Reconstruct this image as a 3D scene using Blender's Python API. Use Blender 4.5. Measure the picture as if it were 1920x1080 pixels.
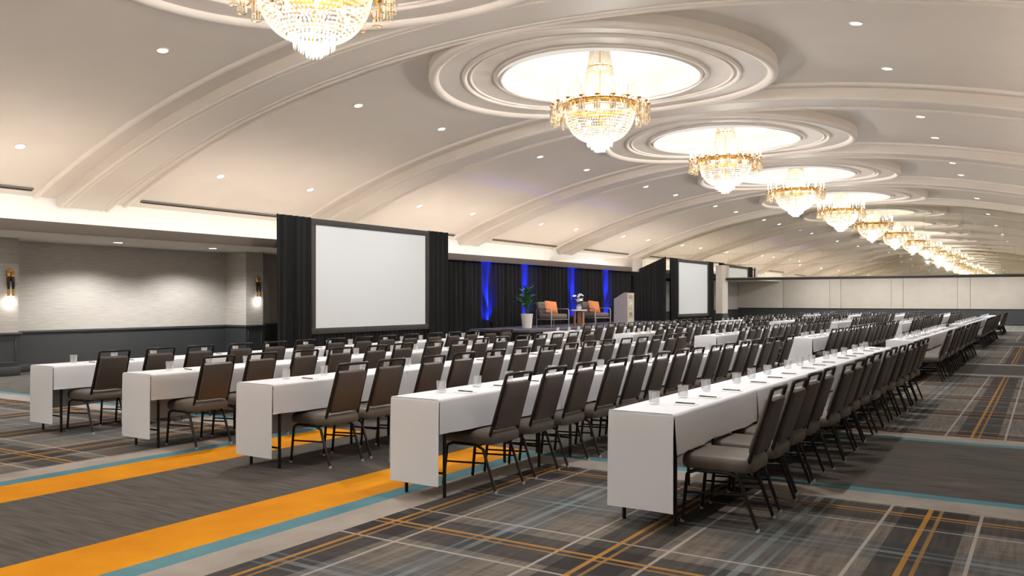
import bpy, math, random
from mathutils import Vector, Matrix
random.seed(7)
PI = math.pi
scene = bpy.context.scene
for o in list(bpy.data.objects):
    bpy.data.objects.remove(o)
C = scene.collection

# ------------------------------------------------------------------ camera
cam_d = bpy.data.cameras.new('camera')
cam = bpy.data.objects.new('camera', cam_d)
C.objects.link(cam)
cam.location = (0, 0, 1.5)
cam.rotation_euler = (math.radians(90), 0, math.radians(-57.615))
cam_d.sensor_width = 36
cam_d.lens = 1582.3 / 1920 * 36
cam_d.shift_y = 22 / 1920
cam_d.clip_start = 0.05
cam_d.clip_end = 300
scene.camera = cam
scene.view_settings.view_transform = 'Standard'
scene.view_settings.look = 'None'
scene.view_settings.gamma = 1
scene.view_settings.exposure = 0.25
scene.view_settings.use_curve_mapping = False
world = bpy.data.worlds.new('world')
scene.world = world
world.use_nodes = True
world.node_tree.nodes['Background'].inputs[0].default_value = (1, 0.95, 0.88, 1)
world.node_tree.nodes['Background'].inputs[1].default_value = 0.05

# light levels (watts)
W_COVE = 12.0        # per metre of cove strip
W_COVER = 42.0       # per metre of cove strip on the camera side
W_DOWN = 300.0       # vault downlight spot
W_SOFFIT = 300.0      # soffit downlight spot
W_BOWL = 170.0       # chandelier bowl lamps
W_TIP = 190.0       # fill lamp added at the chandelier tip to light the vault
W_STEM = 9.0        # chandelier stem lamps
W_CANDLE = 14.0      # each of five lamps standing for the candle ring
W_BLUE = 9500.0      # blue stage uplight, narrow beam
W_BLUEW = 330.0      # blue stage uplight, wide beam
W_FAR = 105.0        # unseen fill lamps added beyond the mirrored header
E_DOME = 0.50         # glow put into the dome surface in place of hidden cove light
WARM = (1.0, 0.95, 0.885)
NEUT = (1.0, 0.985, 0.96)

# hall layout: X along the hall, Y across it towards the stage, Z up
YC = 7.6
BAYS = [7.45 + 7.83 * k for k in range(-1, 5)]       # chandelier positions
RIBS = [b + 3.915 for b in BAYS]
XB = BAYS[0] - 3.915                                 # wall behind the camera
XM = RIBS[-1]                                        # mirrored header
XF = 57.5                                            # far wall
YL, YR = 19.2, 2 * YC - 19.2                         # cove back walls
YLIP, YLIPR = 15.1, -0.4
ZS = 2.72                                            # side soffit height
VR = 29.4
VTOP = 6.2


def vz(y, off=0.0):
    r = VR - off
    return VTOP - VR + math.sqrt(r * r - (y - YC) ** 2)


# ------------------------------------------------------------------ lights
def area(name, loc, rot, sx, sy, power, col, spread=None):
    d = bpy.data.lights.new(name, 'AREA')
    d.shape = 'RECTANGLE'
    d.size, d.size_y = sx, sy
    d.energy = power
    d.color = col
    if spread:
        d.spread = spread
    o = bpy.data.objects.new(name, d)
    C.objects.link(o)
    o.location = loc
    o.rotation_euler = rot
    return o


def aimed(o, direction):
    o.rotation_euler = Vector(direction).to_track_quat('-Z', 'Y').to_euler()


COVES = [(XB + .1, 33.3), (34.6, XM - .1)]
for a, b in COVES:
    n = max(1, round((b - a) / 8))
    for i in range(n):
        xa, xb = a + (b - a) * i / n, a + (b - a) * (i + 1) / n
        area('cove_strip', ((xa + xb) / 2, 15.30, 2.835), (math.radians(94), 0, 0), xb - xa, .05, W_COVE * (xb - xa), NEUT)
for i in range(6):
    xa, xb = XB + (XM - XB) * i / 6, XB + (XM - XB) * (i + 1) / 6
    area('cove_strip', ((xa + xb) / 2, -.60, 2.835), (math.radians(-94), 0, 0), xb - xa, .05, W_COVER * (xb - xa), NEUT)


# ------------------------------------------------------------------ materials
class G:
    """small helper around a node tree"""
    def __init__(self, name):
        self.m = bpy.data.materials.new(name)
        self.m.use_nodes = True
        self.t = self.m.node_tree
        self.n = self.t.nodes
        self.b = self.n['Principled BSDF']
        self.out = self.n['Material Output']

    def put(self, sock, v):
        if isinstance(v, (int, float)):
            sock.default_value = v
        elif isinstance(v, (tuple, list)):
            sock.default_value = tuple(v) if len(v) == len(sock.default_value) else tuple(v) + (1,)
        else:
            self.t.links.new(v, sock)

    def math(self, op, a, b=0, c=0, clamp=False):
        n = self.n.new('ShaderNodeMath')
        n.operation = op
        n.use_clamp = clamp
        for i, v in enumerate((a, b, c)):
            self.put(n.inputs[i], v)
        return n.outputs[0]

    def mix(self, f, a, b, blend='MIX'):
        n = self.n.new('ShaderNodeMix')
        n.data_type = 'RGBA'
        n.blend_type = blend
        self.put(n.inputs[0], f)
        self.put(n.inputs[6], a)
        self.put(n.inputs[7], b)
        return n.outputs[2]

    def pos(self):
        g = self.n.new('ShaderNodeNewGeometry')
        s = self.n.new('ShaderNodeSeparateXYZ')
        self.t.links.new(g.outputs['Position'], s.inputs[0])
        return g.outputs['Position'], s.outputs[0], s.outputs[1], s.outputs[2]

    def objco(self):
        return self.n.new('ShaderNodeTexCoord').outputs['Object']

    def noise(self, vec, scale, detail=2, stretch=None, rough=.5):
        if stretch:
            mp = self.n.new('ShaderNodeMapping')
            mp.inputs['Scale'].default_value = stretch
            self.t.links.new(vec, mp.inputs[0])
            vec = mp.outputs[0]
        n = self.n.new('ShaderNodeTexNoise')
        n.inputs['Scale'].default_value = scale
        n.inputs['Detail'].default_value = detail
        n.inputs['Roughness'].default_value = rough
        self.t.links.new(vec, n.inputs['Vector'])
        return n.outputs[0]

    def ramp(self, v, lo, hi, a=0., b=1.):
        n = self.n.new('ShaderNodeMapRange')
        for i, q in enumerate((v, lo, hi, a, b)):
            self.put(n.inputs[i], q)
        return n.outputs[0]

    def bump(self, h, strength=.2, dist=.01):
        n = self.n.new('ShaderNodeBump')
        n.inputs['Strength'].default_value = strength
        n.inputs['Distance'].default_value = dist
        self.t.links.new(h, n.inputs['Height'])
        self.t.links.new(n.outputs[0], self.b.inputs['Normal'])


def srgb(r, g, b):
    f = lambda c: (c / 255 / 12.92) if c / 255 <= .04045 else ((c / 255 + .055) / 1.055) ** 2.4
    return (f(r), f(g), f(b), 1)


def plain(name, col, rough=.6, metal=0., spec=.5, noise=None, bump=None):
    """noise = (scale, amount, stretch); bump = (scale, strength, stretch)"""
    g = G(name)
    g.b.inputs['Roughness'].default_value = rough
    g.b.inputs['Metallic'].default_value = metal
    g.b.inputs['Specular IOR Level'].default_value = spec
    g.b.inputs['Base Color'].default_value = col
    if noise:
        v = g.noise(g.objco(), noise[0], 3, noise[2] if len(noise) > 2 else None)
        f = g.ramp(v, .3, .7)
        dark = tuple(c * (1 - noise[1]) for c in col[:3]) + (1,)
        lite = tuple(min(1, c * (1 + noise[1])) for c in col[:3]) + (1,)
        g.put(g.b.inputs['Base Color'], g.mix(f, dark, lite))
    if bump:
        v = g.noise(g.objco(), bump[0], 2, bump[2] if len(bump) > 2 else None)
        g.bump(v, bump[1], .004)
    return g.m


def emit(name, col, strength, base=.5):
    g = G(name)
    g.b.inputs['Base Color'].default_value = (base, base * .97, base * .93, 1)
    g.b.inputs['Emission Color'].default_value = tuple(col[:3]) + (1,)
    g.b.inputs['Emission Strength'].default_value = strength
    g.m.cycles.emission_sampling = 'NONE'
    return g.m


def carpet():
    g = G('carpet')
    P, X, Y, Z = g.pos()
    M = g.math

    def per(v, p, off):      # signed distance to the nearest of lines off + k p
        return M('SUBTRACT', M('FLOORED_MODULO', M('SUBTRACT', v, off - p / 2), p), p / 2)

    def band(v, c, hw):
        return M('COMPARE', v, c, hw)
    ab = lambda v: M('ABSOLUTE', v)
    streakx = g.noise(P, 1.0, 3, (2.2, 26, 1))
    streaky = g.noise(P, 1.0, 3, (26, 2.2, 1))
    fine = g.noise(P, 150, 2)
    blot = g.noise(P, 2.2, 3)
    # plaid field
    col = g.mix(g.ramp(streakx, .3, .7), srgb(84, 78, 73), srgb(124, 116, 108))
    col = g.mix(g.ramp(streaky, .35, .7, 0, .45), col, srgb(140, 132, 123))
    dx = per(X, 2.05, 4.39)
    dy = per(Y, 1.52, .665)
    dxh = per(X, 2.05, 5.44)
    dyh = per(Y, 1.52, 1.45)
    col = g.mix(M('MULTIPLY', band(dyh, 0, .17), .45), col, srgb(74, 84, 90))
    col = g.mix(M('MULTIPLY', band(dxh, 0, .20), .40), col, srgb(74, 84, 90))
    col = g.mix(M('MULTIPLY', band(dy, -.01, .2), .72), col, srgb(38, 38, 42))
    col = g.mix(M('MULTIPLY', band(dx, -.03, .24), .66), col, srgb(38, 38, 42))
    wob = g.ramp(blot, .35, .65, .25, .9)
    for c0, w, k in ((0, .024, .62), (.09, .012, .4), (-.1, .012, .4)):
        col = g.mix(M('MULTIPLY', M('MULTIPLY', band(dyh, c0, w), wob), k), col, srgb(150, 162, 166))
        col = g.mix(M('MULTIPLY', M('MULTIPLY', band(dxh, c0, w), wob), k), col, srgb(140, 154, 160))
    col = g.mix(M('MULTIPLY', band(ab(dx), .36, .011), .8), col, srgb(178, 170, 162))
    col = g.mix(M('MULTIPLY', band(ab(dy), .285, .011), .8), col, srgb(178, 170, 162))
    for d in (dx, dy):
        col = g.mix(M('MULTIPLY', band(d, .032, .016), .8), col, srgb(182, 132, 58))
        col = g.mix(M('MULTIPLY', band(d, -.038, .012), .7), col, srgb(164, 124, 66))
    # solid bands
    dark = g.mix(g.ramp(streaky, .3, .7), srgb(74, 71, 68), srgb(100, 95, 90))
    light = g.mix(g.ramp(blot, .3, .7), srgb(150, 141, 134), srgb(172, 163, 155))
    teal = g.mix(g.ramp(blot, .3, .7), srgb(76, 122, 136), srgb(98, 142, 152))
    orange = g.mix(g.ramp(blot, .3, .7), srgb(206, 130, 0), srgb(222, 148, 2))
    u = per(X, 12.3, 8.55)
    w = M('SUBTRACT', Y, 5.73)
    inl = M('LESS_THAN', X, 7.2)
    L = lambda hw: M('MULTIPLY', band(w, 0, hw), inl)
    col = g.mix(band(u, 0, 1.86), col, light)
    col = g.mix(L(1.86), col, light)
    col = g.mix(band(u, 0, 1.50), col, teal)
    col = g.mix(L(1.55), col, teal)
    col = g.mix(band(u, 0, 1.35), col, dark)
    col = g.mix(L(1.37), col, orange)
    col = g.mix(L(.79), col, dark)
    col = g.mix(g.ramp(fine, .3, .7, .0, .45), col, g.mix(.5, col, (.02, .02, .02, 1)))
    g.put(g.b.inputs['Base Color'], col)
    g.b.inputs['Roughness'].default_value = .95
    g.b.inputs['Specular IOR Level'].default_value = .2
    g.bump(fine, .35, .006)
    return g.m


def wallcloth():
    g = G('grasscloth')
    P, X, Y, Z = g.pos()
    n = g.noise(P, 1.0, 4, (3, 3, 70))
    g.put(g.b.inputs['Base Color'], g.mix(g.ramp(n, .3, .7), srgb(168, 163, 156), srgb(192, 187, 180)))
    g.b.inputs['Roughness'].default_value = .8
    g.bump(n, .15, .004)
    return g.m


def crystal(name, clear):
    g = G(name)
    n = g.n
    d = n.new('ShaderNodeBsdfDiffuse')
    d.inputs[0].default_value = (.62, .58, .50, 1)
    t = n.new('ShaderNodeBsdfTranslucent')
    t.inputs[0].default_value = (.62, .58, .49, 1)
    s = n.new('ShaderNodeBsdfGlossy')
    s.inputs[0].default_value = (1, .97, .92, 1)
    s.inputs[1].default_value = .08
    m1 = n.new('ShaderNodeMixShader')
    m1.inputs[0].default_value = .6
    m2 = n.new('ShaderNodeMixShader')
    m2.inputs[0].default_value = .22
    L = g.t.links.new
    L(d.outputs[0], m1.inputs[1])
    L(t.outputs[0], m1.inputs[2])
    L(m1.outputs[0], m2.inputs[1])
    L(s.outputs[0], m2.inputs[2])
    tr = n.new('ShaderNodeBsdfTransparent')
    m3 = n.new('ShaderNodeMixShader')
    m3.inputs[0].default_value = clear
    L(m2.outputs[0], m3.inputs[1])
    L(tr.outputs[0], m3.inputs[2])
    L(m3.outputs[0], g.out.inputs[0])
    return g.m


def clear_glass():
    g = G('clear_glass')
    n = g.n
    a = n.new('ShaderNodeBsdfTransparent')
    a.inputs[0].default_value = (.97, .975, .98, 1)
    s = n.new('ShaderNodeBsdfGlossy')
    s.inputs[1].default_value = .03
    lw = n.new('ShaderNodeLayerWeight')
    lw.inputs[0].default_value = .35
    mx = n.new('ShaderNodeMixShader')
    L = g.t.links.new
    L(g.ramp(lw.outputs[1], 0, 1, .05, .55), mx.inputs[0])
    L(a.outputs[0], mx.inputs[1])
    L(s.outputs[0], mx.inputs[2])
    df = n.new('ShaderNodeBsdfDiffuse')
    df.inputs[0].default_value = (.93, .93, .93, 1)
    m2 = n.new('ShaderNodeMixShader')
    m2.inputs[0].default_value = .16
    L(mx.outputs[0], m2.inputs[1])
    L(df.outputs[0], m2.inputs[2])
    L(m2.outputs[0], g.out.inputs[0])
    return g.m


M = dict(
    carpet=carpet(),
    wall=wallcloth(),
    paint=plain('ceiling_paint', srgb(221, 212, 203), .6, spec=.25, noise=(1.5, .015)),
    mould=plain('moulding_paint', srgb(230, 221, 212), .6, spec=.25),
    cove=plain('cove_paint', srgb(243, 240, 234), .6),
    lip=plain('shaded_bulkhead_paint', srgb(104, 94, 86), .6),  # dark tone carries the shade of a face lit from behind
    dark=plain('wainscot_paint', srgb(56, 58, 60), .5, noise=(3, .06), bump=(60, .05)),
    panel=plain('partition_panel', srgb(206, 198, 186), .6, noise=(2, .03)),
    black=plain('black_metal', srgb(34, 29, 28), .38, .35),
    glide=plain('clear_glide', srgb(190, 186, 180), .2),
    seat=plain('taupe_vinyl', srgb(98, 90, 82), .42, noise=(9, .06), bump=(140, .12)),
    back=plain('dark_taupe_vinyl', srgb(84, 75, 69), .45, noise=(9, .05), bump=(140, .10)),
    cloth=plain('white_tablecloth', srgb(229, 233, 240), .8, spec=.2, noise=(2.5, .012), bump=(260, .06)),
    tabletop=plain('table_laminate', srgb(120, 110, 98), .5),
    pad=plain('white_paper', srgb(240, 240, 240), .7),
    pen=plain('black_pen', srgb(30, 30, 32), .3),
    glass=clear_glass(),
    gold=plain('brass', srgb(208, 166, 98), .25, 1.0),
    crystal=crystal('crystal', .35),
    clearcrystal=crystal('clear_crystal', .76),  # same crystal made clearer to offset glare from the bowl and tip lamps
    candle=plain('candle_sleeve', srgb(245, 236, 218), .5),
    bulb=emit('warm_bulb', (1, .9, .72), 9),
    led=emit('downlight_lens', (1, .96, .9), 9),
    dome=emit('glow_dome', (1, .93, .86), E_DOME, .3),  # recess surface glows by itself, standing in for cove lighting
    drape=plain('black_drape', srgb(27, 27, 29), .75, spec=.3, noise=(20, .12)),
    screen=plain('projection_screen', srgb(228, 233, 238), .9, spec=.1),
    border=plain('screen_border', srgb(62, 60, 60), .7),
    mirror=plain('mirror_glass', (.80, .79, .72, 1), .012, 1.0),
    strip=plain('header_strip', srgb(34, 31, 30), .5),
    slot=plain('slot_grille', srgb(120, 114, 108), .5),
    stage=plain('stage_deck', srgb(92, 92, 100), .6, noise=(4, .05)),
    fabric=plain('grey_upholstery', srgb(120, 108, 104), .85, noise=(30, .1)),
    steel=plain('brushed_steel', srgb(196, 190, 182), .3, .9),
    orange=plain('orange_cushion', srgb(226, 142, 88), .8, noise=(14, .08)),
    wood=plain('oak', srgb(188, 138, 100), .5, noise=(6, .12, (8, 8, 1))),
    white=plain('white_gloss', srgb(236, 234, 232), .4),
    leaf=plain('leaf_green', srgb(46, 96, 40), .4, noise=(6, .25)),
    stem=plain('plant_stem', srgb(84, 92, 52), .6),
    petal=plain('white_petal', srgb(246, 244, 246), .6),
    lectern=plain('lectern_laminate', srgb(186, 180, 182), .5),
    sign=plain('lectern_sign', srgb(214, 204, 186), .5),
    signlight=plain('sign_plaque', srgb(226, 224, 220), .4),
    ink=plain('sign_lettering', srgb(60, 54, 48), .6),
    sconceglass=emit('lit_glass', (1, .9, .78), 5),
)


# ------------------------------------------------------------------ mesh helpers
class MB:
    def __init__(self):
        self.v, self.f, self.mi = [], [], []
        self.cur = 0

    def add(self, vs, fs):
        b = len(self.v)
        self.v += [tuple(p) for p in vs]
        self.f += [tuple(i + b for i in q) for q in fs]
        self.mi += [self.cur] * len(fs)
        return self

    def box(self, x0, x1, y0, y1, z0, z1, bev=0.0, mat=None):
        if bev <= 0:
            v = [(x, y, z) for z in (z0, z1) for y in (y0, y1) for x in (x0, x1)]
            f = [(0, 2, 3, 1), (4, 5, 7, 6), (0, 1, 5, 4), (2, 6, 7, 3), (0, 4, 6, 2), (1, 3, 7, 5)]
        else:   # rounded in plan and softened top and bottom
            b = min(bev, (x1 - x0) / 2.01, (y1 - y0) / 2.01, (z1 - z0) / 2.01)
            v, f = [], []
            k = 3
            cor = [(x1 - b, y1 - b, 0), (x0 + b, y1 - b, 90), (x0 + b, y0 + b, 180), (x1 - b, y0 + b, 270)]
            rings = [(z0, -b), (z0 + b * .3, -b * .3), (z0 + b, 0), (z1 - b, 0), (z1 - b * .3, -b * .3), (z1, -b)]
            for z, off in rings:
                for cx, cy, a in cor:
                    for j in range(k + 1):
                        t = math.radians(a + 90 * j / k)
                        r = max(b + off, 0.0005)
                        v.append((cx + r * math.cos(t), cy + r * math.sin(t), z))
            n = 4 * (k + 1)
            for i in range(len(rings) - 1):
                for j in range(n):
                    f.append((i * n + j, i * n + (j + 1) % n, (i + 1) * n + (j + 1) % n, (i + 1) * n + j))
            f.append(tuple(range(n - 1, -1, -1)))
            f.append(tuple((len(rings) - 1) * n + j for j in range(n)))
        if mat is not None:
            v = [tuple(mat @ Vector(p)) for p in v]
        return self.add(v, f)

    def tube(self, path, r, n=6, closed=False, rads=None):
        P = [Vector(p) for p in path]
        m = len(P)
        vs, fs = [], []
        up = None
        for i, p in enumerate(P):
            if closed:
                d = P[(i + 1) % m] - P[i - 1]
            else:
                d = P[min(i + 1, m - 1)] - P[max(i - 1, 0)]
            d.normalize()
            if up is None:
                up = d.orthogonal().normalized()
            else:
                up = (up - d * up.dot(d))
                up = up.normalized() if up.length > 1e-6 else d.orthogonal().normalized()
            s = d.cross(up)
            rr = rads[i] if rads else r
            for j in range(n):
                a = 2 * PI * j / n
                vs.append(p + (up * math.cos(a) + s * math.sin(a)) * rr)
        seg = m if closed else m - 1
        for i in range(seg):
            for j in range(n):
                a, b = i * n, ((i + 1) % m) * n
                fs.append((a + j, a + (j + 1) % n, b + (j + 1) % n, b + j))
        if not closed:
            fs.append(tuple(range(n - 1, -1, -1)))
            fs.append(tuple((m - 1) * n + j for j in range(n)))
        return self.add(vs, fs)

    def lathe(self, prof, n=16, c=(0, 0), cap=True):
        vs, fs = [], []
        for r, z in prof:
            for j in range(n):
                a = 2 * PI * j / n
                vs.append((c[0] + r * math.cos(a), c[1] + r * math.sin(a), z))
        for i in range(len(prof) - 1):
            for j in range(n):
                fs.append((i * n + j, i * n + (j + 1) % n, (i + 1) * n + (j + 1) % n, (i + 1) * n + j))
        if cap:
            fs.append(tuple(range(n - 1, -1, -1)))
            fs.append(tuple((len(prof) - 1) * n + j for j in range(n)))
        return self.add(vs, fs)

    def bead(self, p, r, h):
        x, y, z = p
        return self.add([(x + r, y, z), (x, y + r, z), (x - r, y, z), (x, y - r, z), (x, y, z + h), (x, y, z - h)],
                        [(0, 1, 4), (1, 2, 4), (2, 3, 4), (3, 0, 4), (1, 0, 5), (2, 1, 5), (3, 2, 5), (0, 3, 5)])

    def mesh(self, name, mats, smooth=30):
        me = bpy.data.meshes.new(name)
        me.from_pydata(self.v, [], self.f)
        for mm in (mats if isinstance(mats, (list, tuple)) else [mats]):
            me.materials.append(mm)
        if any(self.mi):
            me.polygons.foreach_set('material_index', self.mi)
        if smooth:
            me.shade_smooth()
            me.set_sharp_from_angle(angle=math.radians(smooth))
        me.update()
        return me


def put(name, me, parent=None, loc=(0, 0, 0), rz=0.0):
    o = bpy.data.objects.new(name, me)
    C.objects.link(o)
    o.location = loc
    if rz:
        o.rotation_euler = (0, 0, rz)
    if parent:
        o.parent = parent
    return o


def empty(name, loc=(0, 0, 0), rz=0.0):
    o = put(name, None, None, loc, rz)
    o.empty_display_size = .1
    return o


def tag(o, label, cat, group=None):
    o['label'] = label
    o['category'] = cat
    if group:
        o['group'] = group
    return o


def struct(o):
    o['kind'] = 'structure'
    return o


def copy_tree(o, parent=None):
    c = o.copy()
    C.objects.link(c)
    if parent:
        c.parent = parent
    for ch in KIDS.get(o.name, []):
        copy_tree(ch, c)
    return c


KIDS = {}


def note_kids(o):
    """remember the hierarchy of a prototype so copies need no scene look-ups"""
    KIDS[o.name] = list(o.children)
    for ch in o.children:
        note_kids(ch)


ORD = ['first', 'second', 'third', 'fourth', 'fifth', 'sixth', 'seventh', 'eighth', 'ninth', 'tenth', 'eleventh',
       'twelfth', 'thirteenth', 'fourteenth', 'fifteenth']

# ================================================================== THE HALL
# floor
struct(put('floor', MB().box(XB - .3, XF + .3, YR - .6, YL + .6, -.12, 0).mesh('floor', M['carpet'], 0)))


# vault: one curved sheet, opened where the round domes sit
def vault():
    mb = MB()
    ny = 110
    step = .2175
    nx = round((XM - XB) / step)
    ys = [YR + (YL - YR) * j / ny for j in range(ny + 1)]
    xs = [XB + (XM - XB) * i / nx for i in range(nx + 1)]
    mb.v = [(x, y, vz(y)) for x in xs for y in ys]
    for i in range(nx):
        xc = (xs[i] + xs[i + 1]) / 2
        b = min(BAYS, key=lambda q: abs(q - xc))
        for j in range(ny):
            yc = (ys[j] + ys[j + 1]) / 2
            if (xc - b) ** 2 + (yc - YC) ** 2 < 2.6 ** 2:
                continue
            a = i * (ny + 1) + j
            mb.f.append((a, a + 1, a + ny + 2, a + ny + 1))
            mb.mi.append(0)
    return mb.mesh('ceiling', M['paint'], 60)


ceiling = struct(put('ceiling', vault()))


def arc_sweep(prof, n=72, y0=YR, y1=YL):
    """sweep a closed profile of (x, drop below the vault) along the vault arc"""
    mb = MB()
    k = len(prof)
    vs, fs = [], []
    for j in range(n + 1):
        y = y0 + (y1 - y0) * j / n
        nrm = Vector((0, YC - y, vz(y) - (VTOP - VR))).normalized()     # points away from the arc centre (y part flipped below)
        c = Vector((0, (y - YC), vz(y) - (VTOP - VR))).normalized()
        for x, d in prof:
            p = Vector((x, y, vz(y))) - c * d
            vs.append(tuple(p))
    for j in range(n):
        for i in range(k):
            fs.append((j * k + i, j * k + (i + 1) % k, (j + 1) * k + (i + 1) % k, (j + 1) * k + i))
    fs.append(tuple(range(k - 1, -1, -1)))
    fs.append(tuple(n * k + i for i in range(k)))
    return mb.add(vs, fs)


RW = .62        # half width of the rib soffit
rib_me = arc_sweep([(-RW, -.03), (-RW, .2), (RW, .2), (RW, -.03)]).mesh('arched_rib', M['paint'], 30)


def half_round(c, w, h, base, k=5):
    return [(c - w, base - .02)] + [(c - w * math.cos(PI * i / k), base + h * math.sin(PI * i / k)) for i in range(k + 1)] + [(c + w, base - .02)]


bead_me = {}
for nm, c, w, h, base in (('a', -1.08, .075, .06, 0), ('c', 1.08, .075, .06, 0),
                          ('b1', -.56, .045, .035, .2), ('b2', -.43, .03, .025, .2),
                          ('b3', .56, .045, .035, .2), ('b4', .43, .03, .025, .2),
                          ('r1', -.665, .04, .03, .1), ('r2', .665, .04, .03, .1)):
    if nm[0] != 'r':
        bead_me[nm] = arc_sweep(half_round(c, w, h, base)).mesh('rib_moulding', M['mould'], 50)
for r in RIBS[:-1]:
    put('arched_rib', rib_me, ceiling, (r, 0, 0))
    for k in bead_me:
        put('rib_moulding', bead_me[k], ceiling, (r, 0, 0))
# half a rib against the mirrored header and the end wall
half_a = arc_sweep([(-RW, -.03), (-RW, .2), (0, .2), (0, -.03)]).mesh('arched_rib', M['paint'], 30)
half_b = arc_sweep([(0, -.03), (0, .2), (RW, .2), (RW, -.03)]).mesh('arched_rib', M['paint'], 30)
put('arched_rib', half_a, ceiling, (XM - .01, 0, 0))
put('arched_rib', half_b, ceiling, (XB + .01, 0, 0))
for k in ('a', 'b1', 'b2'):
    put('rib_moulding', bead_me[k], ceiling, (XM - .01, 0, 0))
for k in ('c', 'b3', 'b4'):
    put('rib_moulding', bead_me[k], ceiling, (XB + .01, 0, 0))


# medallions round each dome
def annulus(r0, r1, off, n=96):
    mb = MB()
    vs, fs = [], []
    rows = [(r0, off - .25), (r0, off)] + [(r0 + (r1 - r0) * i / 6, off) for i in range(1, 7)] + [(r1, off - .25)]
    for r, d in rows:
        for j in range(n):
            a = 2 * PI * j / n
            y = YC + r * math.sin(a)
            vs.append((r * math.cos(a), y, vz(y) - d))
    for i in range(len(rows) - 1):
        for j in range(n):
            fs.append((i * n + j, (i + 1) * n + j, (i + 1) * n + (j + 1) % n, i * n + (j + 1) % n))
    return mb.add(vs, fs)


def ring_bead(r, w, h, off, n=96, k=5):
    mb = MB()
    vs, fs = [], []
    prof = half_round(0, w, h, off, k)
    m = len(prof)
    for j in range(n):
        a = 2 * PI * j / n
        for q, d in prof:
            y = YC + (r + q) * math.sin(a)
            vs.append(((r + q) * math.cos(a), y, vz(y) - d))
    for j in range(n):
        for i in range(m):
            b = ((j + 1) % n) * m
            fs.append((j * m + i, j * m + (i + 1) % m, b + (i + 1) % m, b + i))
    return mb.add(vs, fs)


med = annulus(1.98, 3.42, .19).mesh('medallion', M['paint'], 40)
ring_me = [ring_bead(3.33, .1, .085, .19).mesh('medallion_moulding', M['mould'], 50),
           ring_bead(2.72, .05, .05, .19).mesh('medallion_moulding', M['mould'], 50),
           ring_bead(2.60, .03, .03, .19).mesh('medallion_moulding', M['mould'], 50),
           ring_bead(2.10, .05, .045, .19).mesh('medallion_moulding', M['mould'], 50),
           ring_bead(1.99, .05, .07, .19).mesh('medallion_moulding', M['mould'], 50)]


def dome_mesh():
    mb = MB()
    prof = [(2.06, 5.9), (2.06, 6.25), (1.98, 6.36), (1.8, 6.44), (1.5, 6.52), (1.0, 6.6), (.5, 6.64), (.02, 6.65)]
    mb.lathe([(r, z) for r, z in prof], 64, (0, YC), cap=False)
    me = mb.mesh('glow_dome', M['dome'], 60)
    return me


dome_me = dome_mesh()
for b in BAYS:
    put('medallion', med, ceiling, (b, 0, 0))
    for me in ring_me:
        put('medallion_moulding', me, ceiling, (b, 0, 0))
    put('glow_dome', dome_me, ceiling, (b, 0, 0))


# mirrored header and the end wall behind the camera
def header(name, x, sgn, bottom):
    w = struct(put(name, MB().box(min(x, x + .3 * sgn), max(x, x + .3 * sgn), YR - .3, YL + .3, bottom, VTOP + .6).mesh(name, M['panel'], 0)))
    rows = [(2.64, 3.27, .94, .16), (3.28, 3.86, 1.155, -.12), (3.87, VTOP + .25, 1.57, .0)]
    for z0, z1, pw, tilt in rows:
        ref = 7.89 if pw > 1.5 else (6.94 if pw > 1 else 6.38)
        y = ref - pw * math.ceil((ref - YR) / pw)
        me = MB().box(-.006, .006, .003, pw - .003, 0, z1 - z0, 0).mesh('mirror_panel', M['mirror'], 0)
        while y < YL:
            o = put('mirror_panel', me, w, (x - sgn * .02, y, z0))
            o.rotation_euler = (0, math.radians(tilt + random.uniform(-.06, .06)) * sgn, math.radians(random.uniform(-.05, .05)))
            y += pw
    return w


wall_end = header('wall_end', XM, 1, 2.53)
put('header_strip', MB().box(XM - .06, XM + .36, YR, YL, 2.50, 2.61).mesh('header_strip', M['strip'], 0), wall_end)
wall_back = header('wall_back', XB, -1, 0)
put('header_strip', MB().box(XB - .05, XB + .06, YR, YL, 2.50, 2.61).mesh('header_strip', M['strip'], 0), wall_back)

# far wall beyond the header: partition panels over a dark dado
wall_far = struct(put('wall_far', MB().box(XF, XF + .2, YR - .3, YL + .3, 0, 3.7).mesh('wall_far', M['panel'], 0)))
y = 11.955
edges = []
while y > YR:
    edges += [(y - .69, y), (y - 3.69, y - .69)]
    y -= 3.69
edges += [(11.955, 14.95), (14.95, 18.0)]
for a, b in edges:
    put('partition_panel', MB().box(XF - .045, XF + .01, a + .012, b - .012, .95, 3.68, .008).mesh('partition_panel', M['panel'], 30), wall_far)
put('dado_panel', MB().box(XF - .04, XF + .01, YR, 18.0, 0, .9).mesh('dado_panel', M['dark'], 0), wall_far)
put('chair_rail', MB().box(XF - .075, XF + .01, YR, 18.0, .9, .955, .012).mesh('chair_rail', M['dark'], 30), wall_far)
struct(put('baseboard_far', MB().box(XF - .065, XF, YR, 18.0, 0, .14, .01).mesh('baseboard_far', M['dark'], 30)))
struct(put('ceiling', MB().box(XM + .3, XF + .2, YR - .3, YL + .3, 3.6, 3.7).mesh('far_ceiling', M['paint'], 0)))

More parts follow.
